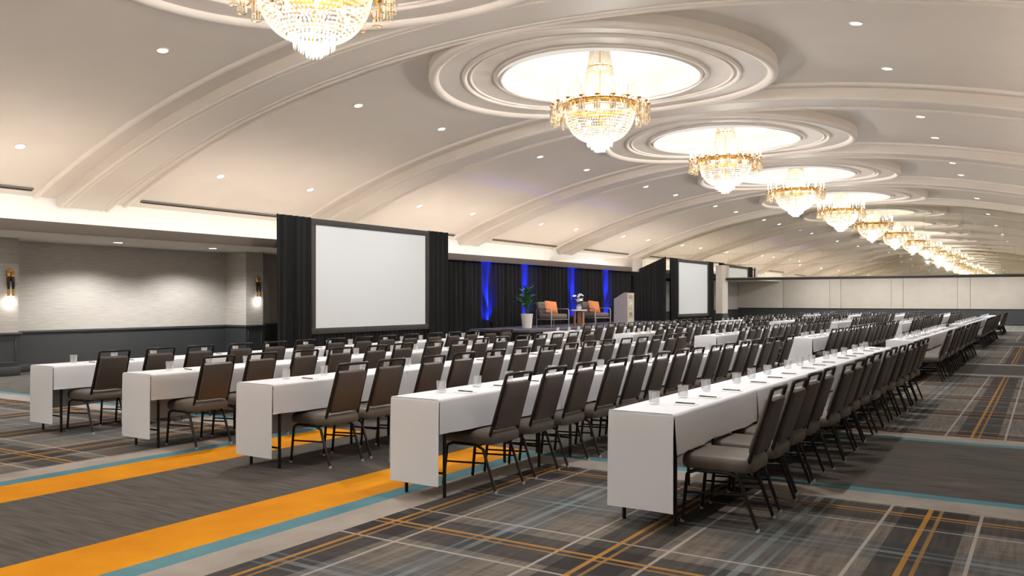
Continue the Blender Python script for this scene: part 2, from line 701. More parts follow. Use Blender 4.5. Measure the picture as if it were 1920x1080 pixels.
# left (stage side) wall: niches between columns, dado, deep soffit and cove
YN, YCOL = 18.0, 17.2
wall_left = struct(put('wall_left', MB().box(XB - .3, XF + .2, YN, YN + .2, 0, ZS).mesh('wall_left', M['wall'], 0)))
struct(put('baseboard_left', MB().box(XB, XF, YN - .06, YN, 0, .15, .01).mesh('baseboard_left', M['dark'], 30)))
dado = MB().box(XB, XF, YN - .03, YN, 0, .80).mesh('dado_panel', M['dark'], 0)
put('dado_panel', dado, wall_left)
put('chair_rail', MB().box(XB, XF, YN - .07, YN, .80, .855, .014).mesh('chair_rail', M['dark'], 30), wall_left)
col_me = MB().box(-.275, .275, YCOL, YN, .85, ZS).mesh('column', M['wall'], 0)
mb = MB().box(-.29, .29, YCOL - .015, YN, 0, .80)
mb.box(-.305, .305, YCOL - .03, YN, 0, .18, .01)
for s in (-1, 1):
    mb.box(s * .21 - .012, s * .21 + .012, YCOL - .03, YCOL, .26, .72, .008)
    mb.box(-.22, .22, YCOL - .03, YCOL, .49 + s * .23 - .012, .49 + s * .23 + .012, .008)
coldado_me = mb.mesh('column_dado', M['dark'], 30)
colrail_me = MB().box(-.325, .325, YCOL - .055, YN, .80, .855, .014).mesh('column_rail', M['dark'], 30)
COLS = [8.6 + 6.17 * k for k in (-2, -1, 0, 1, 2, 3, 4, 5, 6, 7)]
for x in COLS:
    c = put('column', col_me, wall_left, (x, 0, 0))
    put('column_dado', coldado_me, c)
    put('column_rail', colrail_me, c)
# soffit slab with cove lip
struct(put('ceiling', MB().box(XB, XF, YLIP, YL, ZS, ZS + .05).mesh('soffit_left', M['paint'], 0)))
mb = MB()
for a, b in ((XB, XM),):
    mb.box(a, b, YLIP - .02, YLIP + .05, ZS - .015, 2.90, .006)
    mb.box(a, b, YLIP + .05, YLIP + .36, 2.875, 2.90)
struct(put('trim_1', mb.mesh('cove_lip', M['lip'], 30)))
struct(put('trim_2', MB().box(XM + .3, XF, YLIP - .02, YLIP + .05, ZS - .015, 3.6).mesh('far_bulkhead', M['paint'], 0)))
struct(put('wall_cove_left', MB().box(XB, XM, YL, YL + .1, ZS, vz(YL) + .3).mesh('cove_wall', M['cove'], 0)))
# piers that cross the cove
for a, b, y0 in ((33.4, 34.45, 15.05),):
    struct(put('trim_3', MB().box(a, b, y0, YL, ZS, 3.30).mesh('cove_pier', M['paint'], 0)))
pier = struct(put('trim_4', MB().box(XM - .55, XM + .3, 14.0, 14.35, 0, 3.27).mesh('header_pier', M['paint'], 0)))
put('pier_dado', MB().box(XM - .565, XM + .315, 13.985, 14.365, 0, .8).mesh('pier_dado', M['dark'], 0), pier)

# right wall (beside the camera): same section, mirrored
struct(put('wall_right', MB().box(XB - .3, XF + .2, YR + 1.0, YR + 1.2, 0, ZS).mesh('wall_right', M['wall'], 0)))
struct(put('baseboard_right', MB().box(XB, XF, YR + 1.2, YR + 1.26, 0, .15, .01).mesh('baseboard_right', M['dark'], 30)))
struct(put('ceiling', MB().box(XB, XF, YR, YLIPR, ZS, ZS + .05).mesh('soffit_right', M['paint'], 0)))
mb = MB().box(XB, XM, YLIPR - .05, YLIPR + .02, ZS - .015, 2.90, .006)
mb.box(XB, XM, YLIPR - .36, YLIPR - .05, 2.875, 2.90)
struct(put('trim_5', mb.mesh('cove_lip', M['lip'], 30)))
struct(put('wall_cove_right', MB().box(XB, XM, YR - .1, YR, ZS, vz(YR) + .3).mesh('cove_wall', M['cove'], 0)))

# ================================================================== CEILING FITTINGS
BAYN = ['sixth', 'fifth', 'fourth', 'third', 'second', 'first']       # counted from the mirror
slot_me = MB().box(-2.6, 2.6, -.05, .05, -.02, .02, .006).mesh('slot_diffuser', M['slot'], 30)
slat_me = MB().box(-2.57, 2.57, -.004, .004, -.028, -.012).mesh('diffuser_blade', M['strip'], 0)
for b, n in zip(BAYS[1:], BAYN[1:]):
    y = 18.88
    t = empty('slot_diffuser', (b, y, vz(y) - .025))
    t.rotation_euler = (-math.asin((y - YC) / VR), 0, 0)
    put('diffuser_frame', slot_me, t)
    for q in (-.025, 0, .025):
        put('diffuser_blade', slat_me, t, (0, q, 0))
    tag(t, 'long grey slot air diffuser above the stage-side cove, %s bay from the mirror' % n, 'air vent', 'slot diffusers above the cove')

lens_me = MB().lathe([(.001, -.004), (.088, -.004), (.088, .0), (.001, .0)], 20, cap=False).mesh('lens', M['led'], 0)
trim_me = MB().lathe([(.086, .004), (.086, -.009), (.112, -.006), (.116, .004)], 20, cap=False).mesh('trim_ring', M['mould'], 40)
spot_d = bpy.data.lights.new('downlight', 'SPOT')
spot_d.energy = W_DOWN
spot_d.color = NEUT
spot_d.spot_size = math.radians(115)
spot_d.spot_blend = .9
spot_d.shadow_soft_size = .09
soff_d = spot_d.copy()
soff_d.energy = W_SOFFIT
soff_d.spot_size = math.radians(142)
soff_d.spot_blend = .5


def downlight(loc, tiltx, ld, label, group, fixture=True):
    t = empty('recessed_downlight', loc)
    t.rotation_euler = (tiltx, 0, 0)
    put('lens', lens_me, t, (0, 0, -.004))
    put('trim_ring', trim_me, t)
    tag(t, label, 'ceiling light', group)
    l = bpy.data.objects.new('downlight_lamp', ld)
    C.objects.link(l)
    l.location = (loc[0], loc[1], loc[2] - .03)


for b, n in zip(BAYS, BAYN):
    for y, rn in ((12.72, 'upper stage-side row'), (17.28, 'lower stage-side row'), (2.48, 'upper row opposite stage'), (-2.08, 'lower row opposite stage')):
        for dx, sd in ((-1.5, 'outer'), (1.5, 'mirror-ward')):
            downlight((b + dx, y, vz(y) - .003), -math.asin((y - YC) / VR), spot_d,
                      'round recessed downlight, %s, %s one in the %s bay from mirror' % (rn, sd, n), 'vault downlights')
for x, w in ((10.65, 'farther from the large screen'), (13.05, 'nearer the large screen')):
    downlight((x, 16.65, ZS - .003), 0, soff_d, 'recessed downlight in the low soffit over the wall niche, %s' % w, 'soffit downlights')
for x, w in ((4.5, 'farther from'), (6.9, 'nearer')):
    downlight((x, 16.65, ZS - .003), 0, soff_d, 'recessed downlight in the soffit of the niche before the first sconce, %s it' % w, 'soffit downlights')
for x, w in ((47.3, 'nearer the mirrored header'), (51.8, 'nearer the far partition wall')):
    downlight((x, 16.65, ZS - .003), 0, soff_d, 'recessed downlight in the soffit beyond the header, %s' % w, 'soffit downlights')
for x in (46.5, 50.5, 54.5):
    for y in (1.6, 5.2, 8.8, 12.4):
        area('far_fill_lamp', (x, y, 3.57), (0, 0, 0), 1.2, .6, W_FAR, NEUT)  # added out of view to brighten the far wall evenly


# chandeliers ------------------------------------------------------
def chandelier(loc):
    """origin at the tip of the finial"""
    root = empty('crystal_chandelier', loc)
    # bowl of beads
    mb = MB()
    R0, Z1 = .70, .86
    rows = 17
    for i in range(rows):
        a = PI / 2 * (i + .3) / rows
        r = R0 * math.cos(a) ** .75
        z = Z1 - .66 * math.sin(a)
        n = max(10, int(2 * PI * r / .052))
        if r < .2:
            continue
        for j in range(n):
            t = 2 * PI * (j + .5 * (i % 2)) / n
            mb.bead((r * math.cos(t), r * math.sin(t), z), .024, .021)
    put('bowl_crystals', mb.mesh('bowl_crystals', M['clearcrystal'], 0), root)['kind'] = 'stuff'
    mb = MB()
    for i in range(0, rows, 4):
        a = PI / 2 * (i + .3) / rows
        r = (R0 - .02) * math.cos(a) ** .75
        z = Z1 - .66 * math.sin(a) + .02
        mb.tube([(r * math.cos(2 * PI * j / 40), r * math.sin(2 * PI * j / 40), z) for j in range(40)], .006, 4, True)
    put('bowl_frame', mb.mesh('bowl_frame', M['gold'], 50), root)
    # finial tiers of hanging prisms
    mb = MB()
    for r, z0, z1, n in ((.25, .10, .27, 30), (.17, .05, .22, 22), (.10, .0, .16, 14), (.04, -.0, .1, 6)):
        for j in range(n):
            t = 2 * PI * j / n
            mb.bead((r * math.cos(t), r * math.sin(t), (z0 + z1) / 2), .015, (z1 - z0) / 2)
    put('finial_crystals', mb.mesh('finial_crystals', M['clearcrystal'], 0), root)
    # stem: flared lower tier and straight upper tier of bead strings
    mb = MB()
    for j in range(46):
        t = 2 * PI * j / 46
        for k in range(26):
            q = k / 25
            r = .37 - .12 * q ** .7
            z = .92 + .76 * q
            mb.bead((r * math.cos(t), r * math.sin(t), z), .022, .024)
    for j in range(32):
        t = 2 * PI * j / 32
        for k in range(17):
            q = k / 16
            r = .235 - .06 * q
            z = 1.70 + .46 * q
            mb.bead((r * math.cos(t), r * math.sin(t), z), .02, .022)
    put('stem_crystals', mb.mesh('stem_crystals', M['crystal'], 0), root)['kind'] = 'stuff'
    mb = MB()
    for r, z in ((.38, .91), (.25, 1.69), (.18, 2.17)):
        mb.tube([(r * math.cos(2 * PI * j / 32), r * math.sin(2 * PI * j / 32), z) for j in range(32)], .014, 6, True)
    mb.tube([(0, 0, .2), (0, 0, 2.2)], .02, 8)
    put('stem_frame', mb.mesh('stem_frame', M['gold'], 50), root)
    # gold crown ring
    mb = MB().lathe([(.70, .85), (.735, .85), (.745, .875), (.735, .93), (.75, .955), (.70, .955), (.70, .85)], 48, cap=False)
    put('crown_ring', mb.mesh('crown_ring', M['gold'], 40), root)
    # arms
    ab = MB()
    ab.tube([(.73, 0, .92), (.80, 0, .80), (.86, 0, .70), (.93, 0, .68), (.98, 0, .75), (.985, 0, .86), (.96, 0, .92)], .011, 6)
    ab.tube([(.74, 0, .90), (.79, 0, .97), (.85, 0, .98), (.88, 0, .93), (.85, 0, .89), (.82, 0, .91)], .008, 5)
    ab.lathe([(.012, .915), (.05, .93), (.055, .945), (.02, .94)], 10, (.96, 0))
    arm_me = ab.mesh('arm', M['gold'], 50)
    can_me = MB().lathe([(.014, .94), (.014, 1.16)], 8, (.96, 0)).mesh('candle', M['candle'], 40)
    bulb_me = MB().lathe([(.008, 1.16), (.02, 1.19), (.017, 1.235), (.003, 1.28)], 8, (.96, 0)).mesh('bulb', M['bulb'], 60)
    db = MB()
    for j in range(9):
        t = 2 * PI * j / 9
        db.bead((.945 + .055 * math.cos(t), .055 * math.sin(t), .73), .013, .15)
    drop_me = db.mesh('crystal_drop', M['crystal'], 0)
    wb = MB()
    for z in (.60, .70, .82):
        wb.tube([(.945 + .06 * math.cos(2 * PI * j / 12), .06 * math.sin(2 * PI * j / 12), z) for j in range(12)], .005, 4, True)
    wire_me = wb.mesh('drop_wire', M['gold'], 50)
    for j in range(20):
        a = put('arm', arm_me, root, rz=2 * PI * (j + .3) / 20)
        put('candle', can_me, a)
        put('bulb', bulb_me, a)
        put('crystal_drop', drop_me, a)
        put('drop_wire', wire_me, a)
    # lamps inside the bowl
    lb = MB().lathe([(.004, -.05), (.022, -.035), (.03, 0), (.022, .035), (.004, .05)], 8).mesh('inner_bulb', M['bulb'], 60)
    for j in range(7):
        t = 2 * PI * j / 7 + .4
        put('inner_bulb', lb, root, (.42 * math.cos(t), .42 * math.sin(t), .52))
    for j in range(4):
        t = 2 * PI * j / 4 + .4
        put('inner_bulb', lb, root, (.1 * math.cos(t), .1 * math.sin(t), 1.72))
    return root


ch0 = chandelier((BAYS[0], YC, 4.47))
bpy.context.view_layer.update()
note_kids(ch0)
bowl_l = bpy.data.lights.new('chandelier_lamp', 'POINT')
bowl_l.energy, bowl_l.color, bowl_l.shadow_soft_size = W_BOWL, WARM, .2
stem_l = bpy.data.lights.new('chandelier_stem_lamp', 'POINT')
stem_l.energy, stem_l.color, stem_l.shadow_soft_size = W_STEM, WARM, .1
tip_l = bpy.data.lights.new('tip_fill_lamp', 'POINT')  # added point light, lifts the ceiling from below the bowl
tip_l.energy, tip_l.color, tip_l.shadow_soft_size = W_TIP, WARM, .03
cand_l = bpy.data.lights.new('candle_lamp', 'POINT')
cand_l.energy, cand_l.color, cand_l.shadow_soft_size = W_CANDLE, WARM, .05
for i, (b, n) in enumerate(zip(BAYS, BAYN)):
    o = ch0 if i == 0 else copy_tree(ch0)
    o.location = (b, YC, 4.47)
    tag(o, 'gold and crystal bowl chandelier with candle arms, %s from the mirrored header' % n, 'chandelier', 'chandeliers along the vault')
    spots = [(bowl_l, 0, 0, .40), (stem_l, 0, 0, 1.3), (tip_l, 0, 0, .02)]
    spots += [(cand_l, .96 * math.cos(2 * PI * q / 5), .96 * math.sin(2 * PI * q / 5), 1.23) for q in range(5)]
    for d, px_, py_, dz in spots:
        l = bpy.data.objects.new(d.name, d)
        C.objects.link(l)
        l.location = (b + px_, YC + py_, 4.47 + dz)

# ================================================================== WALL SCONCES
def sconce():
    root = empty('wall_sconce')
    mb = MB().box(-.05, .05, -.015, 0, .38, .58, .006)
    put('backplate', mb.mesh('backplate', M['gold'], 40), root)
    for s in (-1, 1):
        x = .045 * s
        mb = MB().tube([(x, -.06 - .0 * s, .47)] + [(x + .018 * s * math.sin(a), -.06 + .03 * math.sin(a), .53 + .055 * math.sin(a) * 1.0) for a in (.4, 1.0, PI / 2)] + [(0, -.03, .62), (-x * .5, -.02, .56)], .019, 8)
        put('loop', mb.mesh('loop', M['gold'], 60), root)
        mb = MB().lathe([(.018, .22), (.027, .28), (.03, .36), (.027, .44), (.018, .48)], 12, (x, -.06))
        put('grip', mb.mesh('grip', M['black'], 60), root)
        mb = MB().lathe([(.026, .09), (.026, .225)], 12, (x, -.06))
        put('sleeve', mb.mesh('sleeve', M['gold'], 40), root)
        mb = MB().lathe([(.02, .0), (.023, .01), (.023, .09)], 12, (x, -.06))
        put('lit_tube', mb.mesh('lit_tube', M['sconceglass'], 40), root)
    return root


sc0 = sconce()
bpy.context.view_layer.update()
note_kids(sc0)
sc_l = bpy.data.lights.new('sconce_lamp', 'POINT')
sc_l.energy, sc_l.color, sc_l.shadow_soft_size = 2.5, WARM, .04
for i, (x, lab) in enumerate(((COLS[2], 'brass twin-tube wall sconce with black grips, column farther from the large screen'),
                              (COLS[3], 'brass twin-tube wall sconce with black grips, column beside the large screen'))):
    o = sc0 if i == 0 else copy_tree(sc0)
    o.location = (x + (.1 if i == 0 else .08), YCOL - .001, 1.48)
    tag(o, lab, 'wall lamp', 'wall sconces')
    l = bpy.data.objects.new('sconce_lamp', sc_l)
    C.objects.link(l)
    l.location = (o.location.x, YCOL - .1, 1.44)


# ================================================================== SCREENS AND DRAPES
def drape(p0, p1, z0, t0, t1, pitch=.16, amp=.045, seed=0, thick=.012):
    """pleated cloth from p0 to p1, top height running from t0 to t1"""
    rnd = random.Random(seed)
    a, b = Vector((p0[0], p0[1], 0)), Vector((p1[0], p1[1], 0))
    L = (b - a).length
    d = (b - a) / L
    nrm = Vector((d.y, -d.x, 0))
    n = max(8, int(L / pitch * 8))
    rows = 7
    ph = 0
    offs = []
    sp = 1.0
    for i in range(n + 1):
        if i % 8 == 0:
            sp = rnd.uniform(.75, 1.3)
            am = amp * rnd.uniform(.6, 1.2)
        ph += 2 * PI / 8 * sp
        offs.append((am * math.sin(ph), .5 * amp * math.sin(ph * .37 + 1)))
    mb = MB()
    vs, fs = [], []
    for side in (0, 1):
        for r in range(rows + 1):
            q = r / rows
            for i in range(n + 1):
                s = i / n
                top = t0 + (t1 - t0) * s
                z = z0 + (top - z0) * q
                o = offs[i][0] * (1.1 - .35 * q) + offs[i][1] * (1 - q) + side * -thick
                p = a + d * (L * s) + nrm * o
                vs.append((p.x, p.y, z))
    m = n + 1
    N = m * (rows + 1)
    for r in range(rows):
        for i in range(n):
            q = r * m + i
            fs.append((q, q + 1, q + m + 1, q + m))
            fs.append((N + q, N + q + m, N + q + m + 1, N + q + 1))
    for i in range(n):
        t = rows * m + i
        fs.append((t, t + 1, N + t + 1, N + t))
        fs.append((i + 1, i, N + i, N + i + 1))
    for r in range(rows):
        q = r * m
        fs.append((q, q + m, N + q + m, N + q))
        q = r * m + n
        fs.append((q + m, q, N + q, N + q + m))
    mb.add(vs, fs)
    return mb.mesh('drape', M['drape'], 70)


YSC = 14.5


def screen_set(x0, x1, xl, xr, which, seed):
    t = empty('projection_screen', ((x0 + x1) / 2, YSC, 0))
    w = (x1 - x0) / 2
    z0, z1, bw = .69, 3.40, .14
    fb = .035
    put('screen_surface', MB().box(-w + bw, w - bw, -.012, .01, z0 + bw, z1 - bw).mesh('screen_surface', M['screen'], 0), t)
    mb = MB()
    for zz in ((z0, z0 + bw), (z1 - bw, z1)):
        mb.box(-w, w, -.03, .02, zz[0], zz[1], .004)
    for xx in ((-w, -w + bw * .55), (w - bw * .55, w)):
        mb.box(xx[0], xx[1], -.03, .02, z0 + bw, z1 - bw, .004)
    for xx in ((-w + bw * .54, -w + bw + .005), (w - bw - .005, w - bw * .54)):
        mb.box(xx[0], xx[1], -.02, .012, z0 + bw, z1 - bw)
    put('screen_frame', mb.mesh('screen_frame', M['border'], 30), t)
    for s in (-1, 1):
        mb = MB().box(s * (w - .1) - .03, s * (w - .1) + .03, .03, .08, 0, z1 - .05, .004)
        mb.box(s * (w - .1) - .04, s * (w - .1) + .04, -.02, .65, 0, .05, .004)
        put('screen_leg', mb.mesh('screen_leg', M['black'], 30), t)
    tag(t, 'white front projection screen with black border, %s' % which, 'screen', 'projection screens')
    for k, (a, b, nm) in enumerate(((xl, x0 - .01, 'outer' if seed == 1 else 'stage-side'), (x1 + .01, xr, 'stage-side' if seed == 1 else 'outer'))):
        o = put('side_drape', drape((a, YSC + .02), (b, YSC + .02), .02, 3.42, 3.42, pitch=.22, amp=.06, seed=seed * 10 + k))
        tag(o, 'tall black pleated drape hanging at the %s edge of the %s' % (nm, 'large screen left of stage' if False else ('screen before the columns' if seed == 1 else 'screen by the mirror')), 'curtain', 'screen drapes')
    o = put('skirt_drape', drape((x0, YSC + .03), (x1, YSC + .03), .02, .69, .69, seed=seed * 10 + 5))
    tag(o, 'low black pleated skirt under the %s' % ('screen beside the niche wall' if seed == 1 else 'screen beside the mirrored header'), 'curtain', 'screen skirts')


screen_set(14.1, 18.52, 13.07, 19.44, 'beside the niche wall with sconces', 1)
screen_set(37.2, 41.4, 36.33, 42.15, 'beside the mirrored header', 2)

o = put('stage_backdrop', drape((19.3, 15.29), (33.75, 15.29), .02, 2.71, 2.71, amp=.085, pitch=.27, seed=31))
tag(o, 'long black pleated backdrop behind the stage, streaked by blue light', 'curtain')
o = put('wing_drape', drape((33.7, 15.15), (35.85, 14.5), .02, 2.72, 3.45, seed=33))
tag(o, 'black wing drape with a slanting top edge behind the lectern', 'curtain')

# ================================================================== STAGE
ZST = .6
SX0, SX1, SY0, SY1 = 21.35, 33.2, 12.95, 15.10
st = empty('stage_platform', ((SX0 + SX1) / 2, (SY0 + SY1) / 2, 0))
cx, cy = st.location.x, st.location.y
nseg = 5
for i in range(nseg):
    a = SX0 + (SX1 - SX0) * i / nseg - cx
    b = SX0 + (SX1 - SX0) * (i + 1) / nseg - cx
    put('deck_panel', MB().box(a + .004, b - .004, SY0 - cy, SY1 - cy, ZST - .08, ZST, .004).mesh('deck_panel', M['stage'], 30), st)
put('front_skirt', drape((SX0 - cx, SY0 + .03 - cy), (SX1 - cx, SY0 + .03 - cy), .01, ZST - .08, ZST - .08, pitch=.1, amp=.02, seed=41), st)
put('side_skirt', drape((SX0 + .03 - cx, SY1 - cy), (SX0 + .03 - cx, SY0 + .03 - cy), .01, ZST - .08, ZST - .08, pitch=.1, amp=.02, seed=42), st)
tag(st, 'low stage platform with black skirt in front of the backdrop', 'stage')

# blue uplights
blue_d = bpy.data.lights.new('blue_uplight', 'SPOT')
blue_d.energy, blue_d.color = W_BLUE, (.01, .03, 1.0)
blue_d.spot_size, blue_d.spot_blend, blue_d.shadow_soft_size = math.radians(20), .7, .04
bluew_d = blue_d.copy()
bluew_d.energy, bluew_d.spot_size, bluew_d.spot_blend = W_BLUEW, math.radians(100), .9
up_me = MB().lathe([(.07, 0), (.08, .02), (.06, .05), (.075, .06), (.085, .2), (.07, .2), (.06, .12), (.001, .12)], 16, cap=False).mesh('housing', M['black'], 40)
upl = emit('blue_lens', (.03, .08, 1), 6)
upl_me = MB().lathe([(.001, .150), (.068, .150), (.068, .156), (.001, .156)], 16, cap=False).mesh('lens', upl, 0)
for x, w in zip((22.5, 24.85, 28.3, 31.2), ('at the end of the stage', 'behind the potted plant and armchair', 'behind the second armchair', 'behind the lectern')):
    t = empty('stage_uplight', (x, 14.99, ZST))
    put('housing', up_me, t)
    put('lens', upl_me, t)
    tag(t, 'small black can uplight shining blue, %s' % w, 'stage light', 'blue uplights')
    l = bpy.data.objects.new('blue_uplight', blue_d)
    C.objects.link(l)
    l.location = (x, 14.99, ZST + .21)
    aimed(l, (0, .225, 1))
    l = bpy.data.objects.new('blue_uplight_wide', bluew_d)
    C.objects.link(l)
    l.location = (x, 14.99, ZST + .21)
    aimed(l, (0, .8, 1))


def armchair():
    """faces -Y, origin on the floor"""
    r = empty('lounge_armchair')
    mb = MB().box(-.34, .34, -.36, .30, .28, .44, .05)
    put('seat_cushion', mb.mesh('seat_cushion', M['fabric'], 50), r)
    T = Matrix.Translation((0, .27, .40)) @ Matrix.Rotation(math.radians(-16), 4, 'X')
    put('back_cushion', MB().box(-.34, .34, -.07, .09, -.02, .44, .05, T).mesh('back_cushion', M['fabric'], 50), r)
    for s in (-1, 1):
        x = .38 * s
        mb = MB().tube([(x, -.36, 0), (x, -.36, .54), (x, -.34, .58), (x, -.30, .60), (x, .30, .60), (x, .34, .58), (x, .36, .54), (x, .36, 0)], .016, 8)
        put('arm_frame', mb.mesh('arm_frame', M['steel'], 50), r)
    mb = MB()
    for y in (-.36, .36):
        mb.tube([(-.38, y, .26), (.38, y, .26)], .014, 8)
    for x in (-.38, .38):
        mb.tube([(x, -.36, .26), (x, .36, .26)], .014, 8)
    put('seat_frame', mb.mesh('seat_frame', M['steel'], 50), r)
    return r


ac0 = armchair()
bpy.context.view_layer.update()
note_kids(ac0)


def pillow_mesh():
    mb = MB()
    n = 10
    vs, fs = [], []
    for s in (1, -1):
        for i in range(n + 1):
            for j in range(n + 1):
                u, v = i / n * 2 - 1, j / n * 2 - 1
                k = (1 - u ** 4) * (1 - v ** 4)
                vs.append((u * .23 * (1 - .08 * (1 - abs(v)) * 0), s * .075 * k ** .6, v * .21 + .0))
    m = (n + 1) ** 2
    for i in range(n):
        for j in range(n):
            a = i * (n + 1) + j
            fs.append((a, a + 1, a + n + 2, a + n + 1))
            fs.append((m + a, m + a + n + 1, m + a + n + 2, m + a + 1))
    mb.add(vs, fs)
    return mb


pil_me = pillow_mesh().mesh('throw_pillow', M['orange'], 80)
for i, (x, y, rz, lab) in enumerate(((23.95, 13.62, -.32, 'between the potted plant and the flower table'), (27.05, 13.62, -.32, 'between the flower table and the lectern'))):
    o = ac0 if i == 0 else copy_tree(ac0)
    o.location = (x, y, ZST)
    o.rotation_euler = (0, 0, rz)
    tag(o, 'grey steel-framed lounge armchair %s' % lab, 'armchair', 'stage armchairs')
    p = put('throw_pillow', pil_me, None, (x + .05 * math.sin(-rz) - .02, y + .05, ZST + .66), rz)
    p.rotation_euler = (math.radians(-24), math.radians(6), rz - .15)
    tag(p, 'orange square throw pillow on the armchair %s' % lab, 'pillow', 'orange pillows')

t = empty('side_table', (25.45, 13.45, ZST))
put('table_top', MB().lathe([(.001, .52), (.27, .52), (.28, .53), (.28, .55), (.27, .56), (.001, .56)], 28, cap=False).mesh('table_top', M['white'], 40), t)
for j in range(3):
    a = 2 * PI * j / 3 + .5
    put('leg', MB().box(-.05, .05, -.02, .02, 0, .52, .006, Matrix.Translation((.17 * math.cos(a), .17 * math.sin(a), 0)) @ Matrix.Rotation(a + PI / 2, 4, 'Z')).mesh('leg', M['wood'], 30), t)
tag(t, 'small round white-topped side table with wooden legs', 'table')
v = empty('flower_vase', (25.45, 13.45, ZST + .56))
put('vase', MB().lathe([(.06, 0), (.09, .03), (.105, .08), (.09, .14), (.06, .17), (.065, .19), (.05, .18), (.05, .02)], 18, cap=False).mesh('vase', M['glass'], 50), v)
put('water', MB().lathe([(.05, .012), (.085, .03), (.098, .08), (.09, .11)], 16).mesh('water', plain('vase_water', srgb(214, 222, 238), .1), 50), v)
mb = MB()
rnd = random.Random(5)
fl = []
for j in range(11):
    a = rnd.uniform(0, 2 * PI)
    r = rnd.uniform(.02, .17)
    h = rnd.uniform(.28, .50)
    fl.append((r * math.cos(a), r * math.sin(a), h))
    mb.tube([(0, 0, .1), (r * .4 * math.cos(a), r * .4 * math.sin(a), .2), fl[-1]], .005, 4)
put('stems', mb.mesh('stems', M['stem'], 50), v)


def blossom():
    mb = MB()
    for j in range(6):
        a = 2 * PI * j / 6
        T = Matrix.Rotation(a, 4, 'Z') @ Matrix.Rotation(math.radians(-28), 4, 'Y')
        pts = [(.0, 0, 0), (.035, .02, .004), (.07, .014, .0), (.085, 0, -.008), (.07, -.014, 0), (.035, -.02, .004)]
        up = [tuple(T @ Vector(p)) for p in pts]
        lo = [tuple(T @ (Vector(p) - Vector((0, 0, .006)))) for p in pts]
        mb.add(up + lo, [(0, 1, 2, 3, 4, 5), (11, 10, 9, 8, 7, 6)] + [(q, q + 6, (q + 1) % 6 + 6, (q + 1) % 6) for q in range(6)])
    return mb.mesh('blossom', M['petal'], 0)


bl = blossom()
for p in fl:
    o = put('blossom', bl, v, p)
    o.rotation_euler = (rnd.uniform(-.7, .7), rnd.uniform(-.7, .7), rnd.uniform(0, 6))
tag(v, 'round glass vase of white blossoms on the side table', 'flowers')

pl = empty('potted_plant', (22.55, 13.75, ZST))
put('planter', MB().lathe([(.13, 0), (.15, .01), (.185, .40), (.19, .46), (.17, .46), (.165, .42), (.001, .42)], 24, cap=False).mesh('planter', M['white'], 40), pl)


def leaf_mesh():
    mb = MB()
    n = 8
    vs, fs = [], []
    for i in range(n + 1):
        q = i / n
        w = .06 * math.sin(PI * min(1, q * .95 + .05)) ** .8 + .002
        x, z = .48 * q, .16 * math.sin(q * 2.2) - .10 * q * q
        for k, (s, dz) in enumerate(((-1, .012), (0, -.004), (1, .012))):
            vs.append((x, s * w, z + dz))
    m = len(vs)
    vs += [(a, b, c - .004) for a, b, c in vs]
    for i in range(n):
        for k in range(2):
            a = i * 3 + k
            fs += [(a, a + 3, a + 4, a + 1), (m + a, m + a + 1, m + a + 4, m + a + 3)]
    return mb.add(vs, fs).mesh('leaf', M['leaf'], 60)


lf = leaf_mesh()
mb = MB()
for j in range(26):
    a = j * 2.4
    tilt = .1 + .75 * (j / 26)
    h = .62 + .30 * (1 - j / 26)
    r0 = .03 + .05 * (j / 26)
    mb.tube([(.02 * math.cos(a), .02 * math.sin(a), .40), (r0 * math.cos(a), r0 * math.sin(a), h)], .008, 5)
    o = put('leaf', lf, pl, (r0 * math.cos(a), r0 * math.sin(a), h))
    o.rotation_euler = (rnd.uniform(-.3, .3), -1.15 + 1.0 * (j / 26) + rnd.uniform(-.15, .15), a)
    o.scale = (rnd.uniform(.75, 1.1),) * 3
put('stalks', mb.mesh('stalks', M['stem'], 50), pl)
tag(pl, 'leafy green plant in a tall white planter at the stage end', 'plant')

# lectern
lt = empty('lectern', (29.3, 13.55, ZST))
lt.rotation_euler = (0, 0, .05)
LW, D0, D1 = .33, -.27, .27       # half width, front (audience) and back
for s in (-1, 1):
    x0, x1 = (s * LW - .02, s * LW + .02)
    side = [(D0, 0), (D1, 0), (D1, .93), (D0 + .13, 1.17), (D0, 1.17)]
    vs = [(x, y, z) for x in (x0, x1) for y, z in side]
    k = len(side)
    put('side_panel', MB().add(vs, [tuple(range(k)), tuple(range(2 * k - 1, k - 1, -1))] + [(i, i + k, (i + 1) % k + k, (i + 1) % k) for i in range(k)]).mesh('side_panel', M['lectern'], 0), lt)
put('front_panel', MB().box(-LW + .02, LW - .02, D0 + .005, D0 + .04, 0, 1.15).mesh('front_panel', M['sign'], 0), lt)
T = Matrix.Translation((0, D0 + .13, 1.14)) @ Matrix.Rotation(math.atan2(.24, .41), 4, 'X') @ Matrix.Scale(-1, 4, Vector((0, 0, 1)))
put('reading_top', MB().box(-LW + .02, LW - .02, 0, .45, -.012, .012, 0, Matrix.Translation((0, D0 + .12, 1.15)) @ Matrix.Rotation(-math.atan2(.24, .41), 4, 'X')).mesh('reading_top', M['lectern'], 0), lt)
put('plaque', MB().box(-.17, .17, D0 - .008, D0 + .006, .55, .80, .004).mesh('plaque', M['signlight'], 30), lt)
txt = MB()
for z, hw, h in ((1.045, .2, .016), (1.00, .2, .010), (.975, .18, .008), (.945, .12, .008), (.42, .16, .014), (.375, .17, .018), (.34, .17, .018), (.305, .15, .014), (.25, .22, .016)):
    rr = random.Random(int(z * 1000))
    x = -hw
    if h >= .016 and z in (1.045, .25):
        txt.box(-hw, hw, D0 - .002, D0 + .006, z - h / 2, z + h / 2)
        continue
    while x < hw:
        w_ = rr.uniform(.02, .06)
        txt.box(x, min(hw, x + w_), D0 - .002, D0 + .006, z - h / 2, z + h / 2)
        x += w_ + .012
